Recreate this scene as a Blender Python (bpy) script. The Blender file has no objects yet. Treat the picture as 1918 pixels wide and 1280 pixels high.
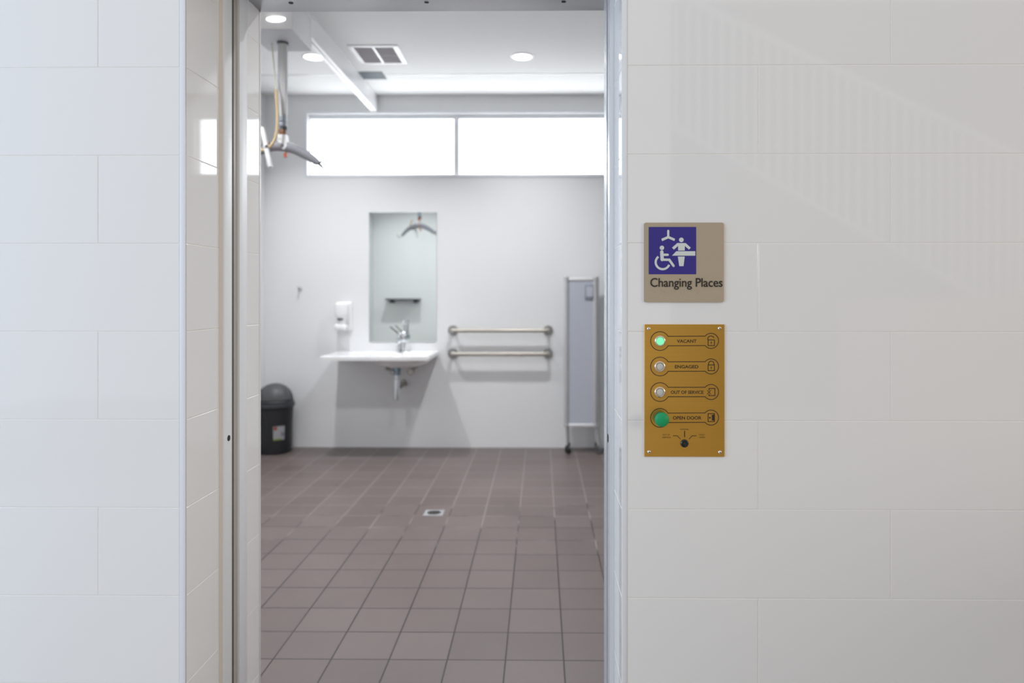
import bpy, bmesh, math, random
from mathutils import Vector, Matrix
random.seed(7)
S = bpy.context.scene
C = S.collection
PI = math.pi

# ------------------------------------------------------------------ camera
F = 1334.0; CX = 998.0; CY = 555.0; PSI = math.atan(.0107)
CAMY = -1.611; CAMZ = 1.25
cd = bpy.data.cameras.new('camera'); cam = bpy.data.objects.new('camera', cd); C.objects.link(cam)
cam.location = (0, CAMY, CAMZ); cam.rotation_euler = (PI/2, 0, PSI)
cd.sensor_width = 36; cd.lens = 36*F/1918
cd.shift_x = -(CX-959)/1918; cd.shift_y = -(640-CY)/1918
cd.clip_start = .05
cd.dof.use_dof = True; cd.dof.focus_distance = 1.611; cd.dof.aperture_fstop = 2.6
S.camera = cam
vs = S.view_settings
vs.view_transform = 'Standard'; vs.look = 'None'; vs.gamma = 1; vs.exposure = 0.07; vs.use_curve_mapping = False

# ------------------------------------------------------------------ world
w = bpy.data.worlds.new('World'); S.world = w; w.use_nodes = True
bgn = w.node_tree.nodes['Background']
bgn.inputs[0].default_value = (1.0, .98, .955, 1); bgn.inputs[1].default_value = .66

def area(name, loc, target, sx, sy, power, col):
    l = bpy.data.lights.new(name, 'AREA'); l.shape = 'RECTANGLE'; l.size = sx; l.size_y = sy
    l.energy = power; l.color = col
    o = bpy.data.objects.new(name, l); C.objects.link(o); o.location = loc
    o.rotation_euler = (Vector(target)-Vector(loc)).to_track_quat('-Z', 'Y').to_euler()
    return o
area('hall_daylight', (-4.0, -1.9, 1.8), (-.6, -.2, 1.3), 2.0, 2.4, 84, (.48, .70, 1.0))

area('reveal_fill', (9.0, -5.0, 2.6), (0, 0, 1.3), 2.4, 2.4, 170, (1.0, .94, .85))  # added fill, lifts the left reveal and warms the right wall

# ------------------------------------------------------------------ helpers
def at(px, py, d):
    """world point seen at pixel px,py on the plane d metres in front of the lens"""
    u = (px-CX)/F; v = (CY-py)/F
    t = d/(u*math.sin(PSI)+math.cos(PSI))
    return Vector((t*(u*math.cos(PSI)-math.sin(PSI)), CAMY+d, CAMZ+t*v))

def mat(name, col, rough=.5, metal=0., emit=None, es=0., noise=0., nscale=20., bump=0., bscale=200., spec=.5, coat=0., trans=0.):
    m = bpy.data.materials.new(name); m.use_nodes = True
    nt = m.node_tree; b = nt.nodes['Principled BSDF']
    b.inputs['Base Color'].default_value = (*col, 1); b.inputs['Roughness'].default_value = rough
    b.inputs['Metallic'].default_value = metal; b.inputs['Specular IOR Level'].default_value = spec
    b.inputs['Coat Weight'].default_value = coat
    b.inputs['Transmission Weight'].default_value = trans
    if emit:
        b.inputs['Emission Color'].default_value = (*emit, 1); b.inputs['Emission Strength'].default_value = es
    tc = nt.nodes.new('ShaderNodeTexCoord')
    nz = nt.nodes.new('ShaderNodeTexNoise'); nz.inputs['Scale'].default_value = nscale; nz.inputs['Detail'].default_value = 4
    nt.links.new(tc.outputs['Object'], nz.inputs['Vector'])
    mr = nt.nodes.new('ShaderNodeMapRange')
    mr.inputs['To Min'].default_value = 1-noise; mr.inputs['To Max'].default_value = 1+noise
    nt.links.new(nz.outputs['Fac'], mr.inputs['Value'])
    mx = nt.nodes.new('ShaderNodeVectorMath'); mx.operation = 'SCALE'
    mx.inputs[0].default_value = col
    nt.links.new(mr.outputs[0], mx.inputs['Scale']); nt.links.new(mx.outputs[0], b.inputs['Base Color'])
    if bump:
        n2 = nt.nodes.new('ShaderNodeTexNoise'); n2.inputs['Scale'].default_value = bscale
        nt.links.new(tc.outputs['Object'], n2.inputs['Vector'])
        bp = nt.nodes.new('ShaderNodeBump'); bp.inputs['Strength'].default_value = bump; bp.inputs['Distance'].default_value = .002
        nt.links.new(n2.outputs['Fac'], bp.inputs['Height']); nt.links.new(bp.outputs[0], b.inputs['Normal'])
    return m

def brushed(name, col, rough, axis=2, metal=1.0, amp=.06):
    m = mat(name, col, rough, metal)
    nt = m.node_tree; b = nt.nodes['Principled BSDF']
    tc = nt.nodes.new('ShaderNodeTexCoord'); mp = nt.nodes.new('ShaderNodeMapping')
    sc = [900, 900, 900]; sc[axis] = 6; mp.inputs['Scale'].default_value = sc
    nz = nt.nodes.new('ShaderNodeTexNoise'); nz.inputs['Scale'].default_value = 1; nz.inputs['Detail'].default_value = 2
    nt.links.new(tc.outputs['Object'], mp.inputs[0]); nt.links.new(mp.outputs[0], nz.inputs['Vector'])
    mr = nt.nodes.new('ShaderNodeMapRange'); mr.inputs['To Min'].default_value = 1-amp; mr.inputs['To Max'].default_value = 1+amp
    nt.links.new(nz.outputs['Fac'], mr.inputs['Value'])
    vm = nt.nodes.new('ShaderNodeVectorMath'); vm.operation = 'SCALE'; vm.inputs[0].default_value = col
    nt.links.new(mr.outputs[0], vm.inputs['Scale']); nt.links.new(vm.outputs[0], b.inputs['Base Color'])
    return m

def obj(name, bm, m, parent=None, smooth=None, recalc=True):
    if recalc: bmesh.ops.recalc_face_normals(bm, faces=bm.faces)
    me = bpy.data.meshes.new(name); bm.to_mesh(me); bm.free()
    for x in (m if isinstance(m, (list, tuple)) else [m]): me.materials.append(x)
    o = bpy.data.objects.new(name, me); C.objects.link(o)
    if smooth:
        me.polygons.foreach_set('use_smooth', [True]*len(me.polygons))
        me.set_sharp_from_angle(angle=math.radians(smooth))
    if parent:
        o.parent = parent
        base = Vector((0, 0, 0)); p = parent
        while p: base += Vector(p.location); p = p.parent
        me.transform(Matrix.Translation(-base))
    return o
def tag(o, label, cat, group=None):
    o['label'] = label; o['category'] = cat
    if group: o['group'] = group
    return o
def struct(o): o['kind'] = 'structure'; return o
def thing(name, loc, label=None, cat=None, group=None):
    o = bpy.data.objects.new(name, None); C.objects.link(o); o.location = loc; o.empty_display_size = .1
    if label: tag(o, label, cat, group)
    return o
def nb(): return bmesh.new()
def box(bm, lo, hi, bev=0., seg=2, mi=0):
    lo = Vector(lo); hi = Vector(hi)
    r = bmesh.ops.create_cube(bm, size=1, matrix=Matrix.Translation((lo+hi)/2) @ Matrix.Diagonal((*(hi-lo), 1)))
    vset = set(r['verts'])
    fs = [f for f in bm.faces if all(v in vset for v in f.verts)] if bev or mi else []
    if mi:
        for f in fs: f.material_index = mi
    if bev:
        es = list({e for f in fs for e in f.edges})
        bmesh.ops.bevel(bm, geom=es, offset=bev, segments=seg, affect='EDGES', profile=.5)
def cyl(bm, p0, p1, r0, r1=None, seg=32, bev=0.):
    p0 = Vector(p0); p1 = Vector(p1); r1 = r0 if r1 is None else r1
    d = p1-p0; q = d.to_track_quat('Z', 'Y').to_matrix().to_4x4()
    M = Matrix.Translation(p0) @ q; L = d.length
    prof = [(0, 0), (r0-bev, 0)] + ([(r0, bev), (r1, L-bev)] if bev else [(r0, 0), (r1, L)][1:]) + ([(r1-bev, L)] if bev else []) + [(0, L)]
    lathe(bm, prof, M, seg)
def lathe(bm, prof, M=Matrix(), seg=32):
    rings = []
    for r, z in prof:
        if r <= 1e-7: rings.append([bm.verts.new(M @ Vector((0, 0, z)))])
        else: rings.append([bm.verts.new(M @ Vector((r*math.cos(2*PI*k/seg), r*math.sin(2*PI*k/seg), z))) for k in range(seg)])
    for a, b in zip(rings, rings[1:]):
        for k in range(seg):
            j = (k+1) % seg
            if len(a) == 1 and len(b) == 1: break
            if len(a) == 1: bm.faces.new((a[0], b[k], b[j]))
            elif len(b) == 1: bm.faces.new((a[k], a[j], b[0]))
            else: bm.faces.new((a[k], a[j], b[j], b[k]))
def sphere(bm, c, r, sx=1, sy=1, sz=1, u=24, v=16):
    bmesh.ops.create_uvsphere(bm, u_segments=u, v_segments=v, radius=r, matrix=Matrix.Translation(c) @ Matrix.Diagonal((sx, sy, sz, 1)))
def catmull(pts, n=8):
    P = [Vector(p) for p in pts]; P = [2*P[0]-P[1]] + P + [2*P[-1]-P[-2]]; out = []
    for i in range(1, len(P)-2):
        for k in range(n):
            t = k/n
            out.append(.5*((2*P[i])+(P[i+1]-P[i-1])*t+(2*P[i-1]-5*P[i]+4*P[i+1]-P[i+2])*t*t+(3*P[i]-P[i-1]-3*P[i+1]+P[i+2])*t**3))
    out.append(P[-2]); return out
def tube(bm, pts, r, seg=16, smooth=0, closed=False):
    P = catmull(pts, smooth) if smooth else [Vector(p) for p in pts]
    n = len(P); R = r if callable(r) else (lambda t: r)
    rings = []; up = None
    for i, p in enumerate(P):
        if closed: d = (P[(i+1) % n]-P[i-1]).normalized()
        else: d = (P[min(i+1, n-1)]-P[max(i-1, 0)]).normalized()
        if up is None: up = d.orthogonal().normalized()
        up = (up-d*up.dot(d)).normalized(); s = d.cross(up)
        rr = R(i/max(1, n-1)); rr = rr if isinstance(rr, tuple) else (rr, rr)
        rings.append([bm.verts.new(p+up*math.cos(2*PI*k/seg)*rr[0]+s*math.sin(2*PI*k/seg)*rr[1]) for k in range(seg)])
    pairs = list(zip(rings, rings[1:])) + ([(rings[-1], rings[0])] if closed else [])
    for a, b in pairs:
        for k in range(seg): bm.faces.new((a[k], a[(k+1) % seg], b[(k+1) % seg], b[k]))
    if not closed: bm.faces.new(rings[0]); bm.faces.new(rings[-1])
def prismY(bm, poly, y0, y1):
    """poly: list of (x,z); extruded from y0 to y1"""
    a = [bm.verts.new((x, y0, z)) for x, z in poly]; b = [bm.verts.new((x, y1, z)) for x, z in poly]
    bm.faces.new(a); bm.faces.new(b[::-1]); n = len(poly)
    for i in range(n): bm.faces.new((a[i], a[(i+1) % n], b[(i+1) % n], b[i]))
def ribbon(bm, pts, wd, y0, y1, closed=False):
    P = [Vector(p) for p in pts]; n = len(P); L = []; R = []
    for i, p in enumerate(P):
        if closed: a = (p-P[i-1]).normalized(); b = (P[(i+1) % n]-p).normalized()
        else:
            a = (p-P[i-1]).normalized() if i else (P[1]-p).normalized()
            b = (P[i+1]-p).normalized() if i < n-1 else a
        t = a+b
        t = t.normalized() if t.length > 1e-6 else a
        nn = Vector((-t.y, t.x)); k = wd/2/max(.5, nn.dot(Vector((-a.y, a.x))))
        L.append(p+nn*k); R.append(p-nn*k)
    rng = range(n) if closed else range(n-1)
    vs_ = {}
    for i in range(n):
        vs_[i] = [bm.verts.new((L[i].x, y0, L[i].y)), bm.verts.new((R[i].x, y0, R[i].y)), bm.verts.new((R[i].x, y1, R[i].y)), bm.verts.new((L[i].x, y1, L[i].y))]
    for i in rng:
        a = vs_[i]; b = vs_[(i+1) % n]
        for k in range(4): bm.faces.new((a[k], a[(k+1) % 4], b[(k+1) % 4], b[k]))
    if not closed: bm.faces.new(vs_[0]); bm.faces.new(vs_[n-1][::-1])
def text_bm(bm, s, x0, x1, zbase, ztop, y0, depth, bold=0., ref='H'):
    """text fitted to the box x0..x1; capitals stand from zbase to ztop"""
    def mk(st):
        cu = bpy.data.curves.new('t', 'FONT'); cu.body = st; cu.size = 1; cu.extrude = .5; cu.offset = bold; cu.resolution_u = 6
        o = bpy.data.objects.new('t', cu); C.objects.link(o); dg = bpy.context.evaluated_depsgraph_get()
        me = bpy.data.meshes.new_from_object(o.evaluated_get(dg)); bpy.data.objects.remove(o); bpy.data.curves.remove(cu)
        return me
    mr_ = mk(ref); h = max(v.co.y for v in mr_.vertices); h0 = min(v.co.y for v in mr_.vertices)
    me = mk(s); xs = [v.co.x for v in me.vertices]; a, b = min(xs), max(xs)
    M = Matrix(((( x1-x0)/(b-a), 0, 0, x0-a*(x1-x0)/(b-a)), (0, 0, depth, y0), (0, (ztop-zbase)/(h-h0), 0, zbase-h0*(ztop-zbase)/(h-h0)), (0, 0, 0, 1)))
    me.transform(M); bm.from_mesh(me); bpy.data.meshes.remove(me); bpy.data.meshes.remove(mr_)

# ------------------------------------------------------------------ materials
M = {}
M['tile_cool'] = mat('wall_tile_glaze', (.885, .875, .86), .035, noise=.015, nscale=.9, coat=.0, spec=.8)
M['grout'] = mat('wall_grout', (.84, .82, .78), .8, noise=.06, nscale=40)
M['render'] = mat('painted_render', (.80, .81, .82), .3, noise=.01, nscale=3)
M['ceil'] = mat('ceiling_paint', (.84, .84, .84), .7, noise=.01, nscale=2)
M['steel'] = brushed('brushed_steel', (.80, .82, .85), .25, 2, metal=.4, amp=.03)
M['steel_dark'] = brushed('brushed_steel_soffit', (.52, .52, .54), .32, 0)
M['steel_white'] = mat('pale_anodised', (.86, .87, .89), .38, .0)
M['door_leaf'] = mat('door_leaf_edge', (.50, .47, .43), .35, .2)
M['gap_shade'] = mat('pocket_gap_shade', (.10, .08, .055), .7)
M['silicone'] = mat('beige_silicone', (.72, .66, .58), .45)
M['black'] = mat('black_hole', (.006, .006, .008), .5)
M['chrome'] = mat('chrome', (.78, .80, .82), .08, 1.0)
M['chrome_dull'] = mat('dull_chrome', (.34, .33, .31), .22, 1.0)
M['nickel'] = brushed('satin_nickel', (.50, .47, .42), .45, 0, metal=.45)
M['flange'] = brushed('dark_flange_steel', (.36, .36, .36), .35, 0)
M['white_plastic'] = mat('white_plastic', (.86, .86, .87), .25)
M['ceramic'] = mat('white_ceramic', (.86, .86, .87), .12, coat=.3)
M['frame_white'] = mat('white_window_frame', (.82, .84, .87), .35)
M['window'] = mat('frosted_window_pane', (.9, .92, .95), .4, emit=(.93, .975, 1.0), es=4.0)
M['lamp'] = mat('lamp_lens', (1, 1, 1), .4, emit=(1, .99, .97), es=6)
M['mirror'] = mat('mirror_glass', (.80, .86, .86), .015, 1.0)
M['grey_plate'] = mat('grey_hoist_plate', (.60, .61, .63), .4)
M['grey_column'] = mat('grey_column', (.60, .60, .61), .4, .0)
M['blue_grey'] = mat('blue_grey_plastic', (.36, .41, .48), .4)
M['dark_grey'] = mat('dark_grey_plastic', (.10, .10, .11), .4)
M['spreader'] = mat('spreader_foam_grey', (.30, .30, .33), .6, noise=.05)
M['brown'] = mat('brown_strap_plastic', (.24, .10, .045), .5)
M['orange'] = mat('orange_red_tab', (.55, .09, .03), .45)
M['cord'] = mat('yellow_cord', (.66, .50, .28), .5)
M['bin'] = mat('bin_black_plastic', (.018, .019, .022), .42, noise=.1)
M['bin_lid'] = mat('bin_dark_grey_lid', (.045, .048, .052), .4)
M['bin_flap'] = mat('bin_flap_grey', (.19, .19, .20), .33)
M['sticker'] = mat('sticker_paper', (.72, .72, .74), .5)
M['red'] = mat('sticker_red', (.6, .12, .09), .5)
M['lime'] = mat('sticker_lime', (.42, .55, .10), .5)
M['mauve'] = mat('lilac_grey_panel', (.50, .53, .60), .45, noise=.02)
M['alu'] = mat('satin_aluminium', (.60, .61, .62), .35, .6)
M['vent_grille'] = mat('vent_grille', (.36, .33, .36), .6)
M['sign'] = mat('beige_sign_plastic', (.45, .365, .262), .42, noise=.015, nscale=30)
M['blue'] = mat('sign_blue', (.036, .024, .24), .4)
M['pict'] = mat('sign_pictogram_white', (.68, .72, .68), .4)
M['ink'] = mat('sign_black_ink', (.012, .011, .010), .5)
M['engrave'] = mat('engraved_dark_fill', (.035, .016, .006), .55)
M['brass'] = brushed('brushed_brass', (.74, .42, .08), .32, 0, metal=.85, amp=.10)
M['bezel'] = mat('indicator_bezel', (.75, .66, .55), .22, .9)
M['lens_green'] = mat('lit_green_lens', (.15, .75, .35), .3, emit=(.20, .85, .42), es=.75)
M['lens_grey'] = mat('unlit_lens', (.60, .58, .54), .35)
M['green'] = mat('green_button_plastic', (.0, .34, .12), .5)
M['green_dark'] = mat('green_button_skirt', (.0, .12, .06), .4)
M['stair_wall'] = mat('stair_paint', (.70, .69, .67), .6)
M['baluster'] = mat('stair_rail_paint', (.85, .85, .83), .4)

# floor tiles (procedural, object coordinates)
def floor_mat():
    m = bpy.data.materials.new('brown_floor_tiles'); m.use_nodes = True
    nt = m.node_tree; N = nt.nodes; Lk = nt.links; b = N['Principled BSDF']
    tc = N.new('ShaderNodeTexCoord'); mp = N.new('ShaderNodeMapping')
    mp.inputs['Location'].default_value = (.12+2.0, -.832+2.0, 0)
    Lk.new(tc.outputs['Object'], mp.inputs[0])
    br = N.new('ShaderNodeTexBrick'); br.offset = 0; br.squash = 1
    br.inputs['Scale'].default_value = 1; br.inputs['Brick Width'].default_value = .2; br.inputs['Row Height'].default_value = .2
    br.inputs['Mortar Size'].default_value = .0030; br.inputs['Mortar Smooth'].default_value = .15; br.inputs['Bias'].default_value = 0
    br.inputs['Color1'].default_value = (.122, .096, .090, 1); br.inputs['Color2'].default_value = (.146, .116, .110, 1)
    Lk.new(mp.outputs[0], br.inputs['Vector'])
    n1 = N.new('ShaderNodeTexNoise'); n1.inputs['Scale'].default_value = 2.2; n1.inputs['Detail'].default_value = 5
    Lk.new(tc.outputs['Object'], n1.inputs['Vector'])
    # grout: stain-mottled dark and pale, darker near the door, paler towards the back
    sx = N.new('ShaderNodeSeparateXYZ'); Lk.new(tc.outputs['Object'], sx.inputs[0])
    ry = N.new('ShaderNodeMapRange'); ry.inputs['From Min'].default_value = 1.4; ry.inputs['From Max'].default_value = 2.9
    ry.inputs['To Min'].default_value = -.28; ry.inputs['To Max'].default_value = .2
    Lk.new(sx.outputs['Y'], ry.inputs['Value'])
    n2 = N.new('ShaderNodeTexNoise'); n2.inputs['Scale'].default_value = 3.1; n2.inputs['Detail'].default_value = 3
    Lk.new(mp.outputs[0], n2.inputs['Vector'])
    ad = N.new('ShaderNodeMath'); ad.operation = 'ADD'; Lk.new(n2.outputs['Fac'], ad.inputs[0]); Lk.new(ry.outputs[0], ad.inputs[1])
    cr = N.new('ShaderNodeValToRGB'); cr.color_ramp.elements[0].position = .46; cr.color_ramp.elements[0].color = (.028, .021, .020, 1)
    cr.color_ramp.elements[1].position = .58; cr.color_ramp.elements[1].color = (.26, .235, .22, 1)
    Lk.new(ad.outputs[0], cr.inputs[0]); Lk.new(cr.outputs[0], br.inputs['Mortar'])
    mr = N.new('ShaderNodeMapRange'); mr.inputs['To Min'].default_value = .84; mr.inputs['To Max'].default_value = 1.16
    Lk.new(n1.outputs['Fac'], mr.inputs['Value'])
    sc = N.new('ShaderNodeVectorMath'); sc.operation = 'SCALE'; Lk.new(br.outputs['Color'], sc.inputs[0]); Lk.new(mr.outputs[0], sc.inputs['Scale'])
    Lk.new(sc.outputs[0], b.inputs['Base Color'])
    b.inputs['Roughness'].default_value = .38; b.inputs['Specular IOR Level'].default_value = .38
    # fine anti-slip ribs and sunk joints
    wv = N.new('ShaderNodeTexChecker'); wv.inputs['Scale'].default_value = 130
    Lk.new(tc.outputs['Object'], wv.inputs['Vector'])
    b1 = N.new('ShaderNodeBump'); b1.inputs['Strength'].default_value = .35; b1.inputs['Distance'].default_value = .0008
    Lk.new(wv.outputs['Fac'], b1.inputs['Height'])
    iv = N.new('ShaderNodeMath'); iv.operation = 'SUBTRACT'; iv.inputs[0].default_value = 1; Lk.new(br.outputs['Fac'], iv.inputs[1])
    b2 = N.new('ShaderNodeBump'); b2.inputs['Strength'].default_value = .6; b2.inputs['Distance'].default_value = .002
    Lk.new(iv.outputs[0], b2.inputs['Height']); Lk.new(b1.outputs[0], b2.inputs['Normal']); Lk.new(b2.outputs[0], b.inputs['Normal'])
    return m
M['floor'] = floor_mat()

# ------------------------------------------------------------------ the shell
YB = 4.265            # face of the room's back wall
DB = YB-CAMY
XL, XR = -2.283, 1.75  # side walls of the room
ZC = 2.91
OL, OR = -.807, .184   # tiled sides of the opening
YI = .431              # room face of the front wall
HEAD = 2.069

o = nb(); box(o, (XL-.15, .0, -.1), (XR+.15, YB+.2, 0)); struct(obj('floor', o, M['floor']))
o = nb(); box(o, (-6, -7, -.1), (6, -.0005, 0)); struct(obj('floor', o, mat('hall_floor_vinyl', (.42, .36, .30), .4)))
o = nb(); box(o, (XL-.15, YI-.2, ZC), (XR+.15, YB+.2, ZC+.1)); struct(obj('ceiling', o, M['ceil']))
o = nb(); box(o, (XL-.15, YI, 0), (XL, YB, ZC)); struct(obj('wall_left', o, M['render']))
o = nb(); box(o, (XR, YI, 0), (XR+.15, YB, ZC)); struct(obj('wall_right', o, mat('wall_right_paint', (.50, .52, .55), .4)))  # unseen wall, greyed to cut the bounced light in the room

o = nb(); box(o, (2.2, -1.6, 0), (2.35, -.0, 1.0)); struct(obj('wall_shade_right', o, mat('warm_shade_paint', (.42, .30, .21), .6)))  # unseen half wall added to darken and warm the lower right tiles
o = nb(); box(o, (2.5, -4.4, 0), (5.4, -4.25, 1.22)); struct(obj('wall_hall_low', o, mat('warm_low_wall_paint', (.50, .33, .22), .6)))
o = nb(); box(o, (1.5, -6.6, 0), (8, -6.5, 4.6)); struct(obj('wall_hall_backdrop', o, mat('dark_backdrop_paint', (.17, .14, .12), .6)))  # unseen dark backdrop added so the balusters stand out in the reflection
# back wall with the window opening
wl = at(576, 215, DB).x; wr = 1.255; wb = at(700, 329, DB).z; wt = at(700, 213, DB).z
o = nb()
box(o, (XL-.15, YB, 0), (wl, YB+.2, ZC)); box(o, (wr, YB, 0), (XR+.15, YB+.2, ZC))
box(o, (wl, YB, 0), (wr, YB+.2, wb)); box(o, (wl, YB, wt), (wr, YB+.2, ZC))
struct(obj('wall_back', o, M['render']))

def tiles(bm, org, U, V, Nn, u0, u1, rows, gap=.0022, t=.006, cham=.0005):
    """rows: (v0, v1, [inner joints]); tiles get material 0, grout 1"""
    org = Vector(org); U = Vector(U); V = Vector(V); Nn = Vector(Nn)
    P = lambda u, v, n: bm.verts.new(org+U*u+V*v+Nn*n)
    g = bm.faces.new([P(u0, rows[0][0], t-.0006), P(u1, rows[0][0], t-.0006), P(u1, rows[-1][1], t-.0006), P(u0, rows[-1][1], t-.0006)]); g.material_index = 1
    for v0, v1, js in rows:
        e = [u0]+sorted(js)+[u1]
        for a, b in zip(e, e[1:]):
            h = gap/2; q = [(a+h, v0+h), (b-h, v0+h), (b-h, v1-h), (a+h, v1-h)]; q2 = [(a+h+cham, v0+h+cham), (b-h-cham, v0+h+cham), (b-h-cham, v1-h-cham), (a+h+cham, v1-h-cham)]
            ta, tb = random.uniform(-.0006, .0006), random.uniform(-.0009, .0009)
            cu, cv = (a+b)/2, (v0+v1)/2
            lo_ = [P(u, v, t-.0013) for u, v in q]; mi_ = [P(u, v, t-cham*.6) for u, v in q]
            hi_ = [P(u, v, t+ta*(u-cu)+tb*(v-cv)) for u, v in q2]
            bm.faces.new(hi_)
            for k in range(4):
                j = (k+1) % 4
                bm.faces.new((lo_[k], lo_[j], mi_[j], mi_[k])); bm.faces.new((mi_[k], mi_[j], hi_[j], hi_[k]))
PITCH = .2005; Z0 = .568-3*PITCH
zr = [max(0, Z0+PITCH*k) if k else 0 for k in range(0, 18)]
zr = [0, Z0+PITCH] + [Z0+PITCH*k for k in range(2, 17)]
def rows(j_odd, j_even):
    out = []
    for k in range(len(zr)-1): out.append((zr[k], zr[k+1], j_odd if k % 2 else j_even))
    return out
# k index of the row z .568-.769 is 3 : left wall joint there; row below (k=2) none
T = .006
lj = [-1.007-.6*i for i in range(5)]; lj2 = [-1.307-.6*i for i in range(5)]
rj = [.788+.6*i for i in range(5)]; rj2 = [.4907+.6*i for i in range(6)]
ZT = zr[-1]
XW = 3.6
# left part of the front wall
o = nb()
box(o, (-XW, T, 0), (OL-T, .183, ZT)); box(o, (-XW, .32, 0), (OL-T, YI, ZT)); box(o, (-XW, .183, 0), (-1.95, .32, ZT))
box(o, (-1.95, .183, HEAD), (OL-T, .32, ZT))
tiles(o, (0, T, 0), (1, 0, 0), (0, 0, 1), (0, -1, 0), -XW, OL-.0135, rows(lj, lj2))
tiles(o, (OL-T, 0, 0), (0, 1, 0), (0, 0, 1), (1, 0, 0), .004, .172, rows([], []))
tiles(o, (OL-T, 0, 0), (0, 1, 0), (0, 0, 1), (1, 0, 0), .331, .425, rows([], []))
wfl = struct(obj('wall_front_left', o, [M['tile_cool'], M['grout']], recalc=True))
o = nb()
box(o, (OR+T, T, 0), (XW, YI, ZT))
tiles(o, (0, T, 0), (1, 0, 0), (0, 0, 1), (0, -1, 0), OR+.012, XW, rows(rj, rj2))
tiles(o, (OR+T, 0, 0), (0, 1, 0), (0, 0, 1), (-1, 0, 0), .004, .165, rows([], []))
tiles(o, (OR+T, 0, 0), (0, 1, 0), (0, 0, 1), (-1, 0, 0), .33, .425, rows([], []))
struct(obj('wall_front_right', o, [M['tile_cool'], M['grout']]))
o = nb(); box(o, (OL-T, T, HEAD+.012), (OR+T, YI, ZT)); 
tiles(o, (0, T, 0), (1, 0, 0), (0, 0, 1), (0, -1, 0), OL-.0135, OR+.012, [(HEAD+.012, zr[-6], [])]+rows([-.4], [.1])[-5:])
struct(obj('wall_front_top', o, [M['tile_cool'], M['grout']]))
# corner trims
for nm, a, b in (('trim_1', OL-.0135, OL-.0005), ('trim_2', OR, OR+.012)):
    o = nb(); box(o, (a, -.001, 0), (b, .004, HEAD), .0012); struct(obj(nm, o, M['frame_white'], smooth=40))
for nm, a in (('trim_3', OL-.008), ('trim_4', OR-.001)):
    o = nb(); box(o, (a, .4255, 0), (a+.0095, .434, HEAD), .002); struct(obj(nm, o, M['white_plastic'], smooth=40))

# sliding door, its frame and screws
D = thing('door_1', (-.3, .25, 0)); struct(D)
o = nb(); box(o, (OL-.002, .1765, 0), (OL+.010, .222, HEAD), .0015)
jl = obj('jamb', o, M['steel_white'], D, 40)
o = nb(); box(o, (OL-.002, .268, 0), (OL+.010, .305, HEAD), .0015); box(o, (OL-.004, .305, 0), (OL+.004, .331, HEAD), .001)
obj('jamb', o, M['steel_white'], D, 40)
o = nb(); prismY(o, [(0, 0), (1, 0), (1, 1), (0, 1)], 0, 1); o.free()
o = nb()
q = [(OL-.001, .168), (OL+.001, .169), (OL+.0095, .181), (OL-.001, .181)]
a = [o.verts.new((x, y, 0)) for x, y in q]; b = [o.verts.new((x, y, HEAD)) for x, y in q]
o.faces.new(a); o.faces.new(b)
for k in range(4): o.faces.new((a[k], a[(k+1) % 4], b[(k+1) % 4], b[k]))
obj('silicone_seal', o, M['silicone'], D)
o = nb(); box(o, (-1.9, .235, .01), (OL+.004, .268, HEAD-.01), .001); lf = obj('door_leaf', o, M['door_leaf'], D)
o = nb(); box(o, (OL-.03, .222, 0), (OL+.0085, .235, HEAD-.005)); obj('jamb_strip', o, M['gap_shade'], D)  # dark strip standing in for the shaded gap of the door pocket
o = nb(); box(o, (OR-.012, .165, 0), (OR+.002, .318, HEAD), .002)
box(o, (OR-.006, .318, 0), (OR+.002, .331, HEAD), .001)
jr = obj('jamb', o, M['steel'], D, 40)
o = nb(); box(o, (OR-.0135, .215, 0), (OR-.0115, .226, HEAD-.002)); obj('jamb_strip', o, mat('grey_pile', (.30, .31, .33), .8), D)
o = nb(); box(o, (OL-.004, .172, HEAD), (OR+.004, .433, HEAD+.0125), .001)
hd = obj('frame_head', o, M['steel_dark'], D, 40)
for px in (545, 799, 1056):
    d = (HEAD-CAMZ)*F/(CY-3.5); p = at(px, 3.5, d)
    o = nb(); cyl(o, (p.x, p.y, HEAD-.0006), (p.x, p.y, HEAD+.001), .0065, seg=20); obj('screw_hole', o, M['black'], hd)
for px, X, j, s in ((424, OL+.010, jl, 1), (1139, OR-.012, jr, -1)):
    d = 1.812; z = at(px, 821, d).z
    o = nb(); cyl(o, (X-.001*s, CAMY+d, z), (X+.0012*s, CAMY+d, z), .0075 if s > 0 else .011, seg=20); obj('screw_hole', o, M['black'], j)

# window in the back wall
W = thing('window_1', ((wl+wr)/2, YB+.05, wb)); struct(W)
o = nb()
fl, fr, fb, ft = at(571, 208, DB).x, 1.28, at(700, 332, DB).z, at(700, 208, DB).z
YF = YB-.008
for lo, hi in (((fl, fb), (fr, wb)), ((fl, wt), (fr, ft)), ((fl, wb), (wl, wt)), ((wr, wb), (fr, wt))):
    box(o, (lo[0], YF, lo[1]), (hi[0], YB+.001, hi[1]), .002)
obj('architrave', o, M['frame_white'], W, 40)
gx = [at(583, 280, DB+.06).x, at(850.5, 280, DB+.06).x, at(860.5, 280, DB+.06).x, .56, .59, wr-.03]
gb, gt = at(700, 327, DB+.06).z, at(700, 224.5, DB+.06).z
o = nb(); y0, y1 = YB+.04, YB+.09
box(o, (wl, y0, wb), (wr, y1, gb)); box(o, (wl, y0, gt), (wr, y1, wt)); box(o, (wl, y0, gb), (gx[0], y1, gt)); box(o, (gx[5], y0, gb), (wr, y1, gt))
box(o, (gx[1], y0, gb), (gx[2], y1, gt)); box(o, (gx[3], y0, gb), (gx[4], y1, gt))
obj('window_frame', o, M['frame_white'], W)
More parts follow.
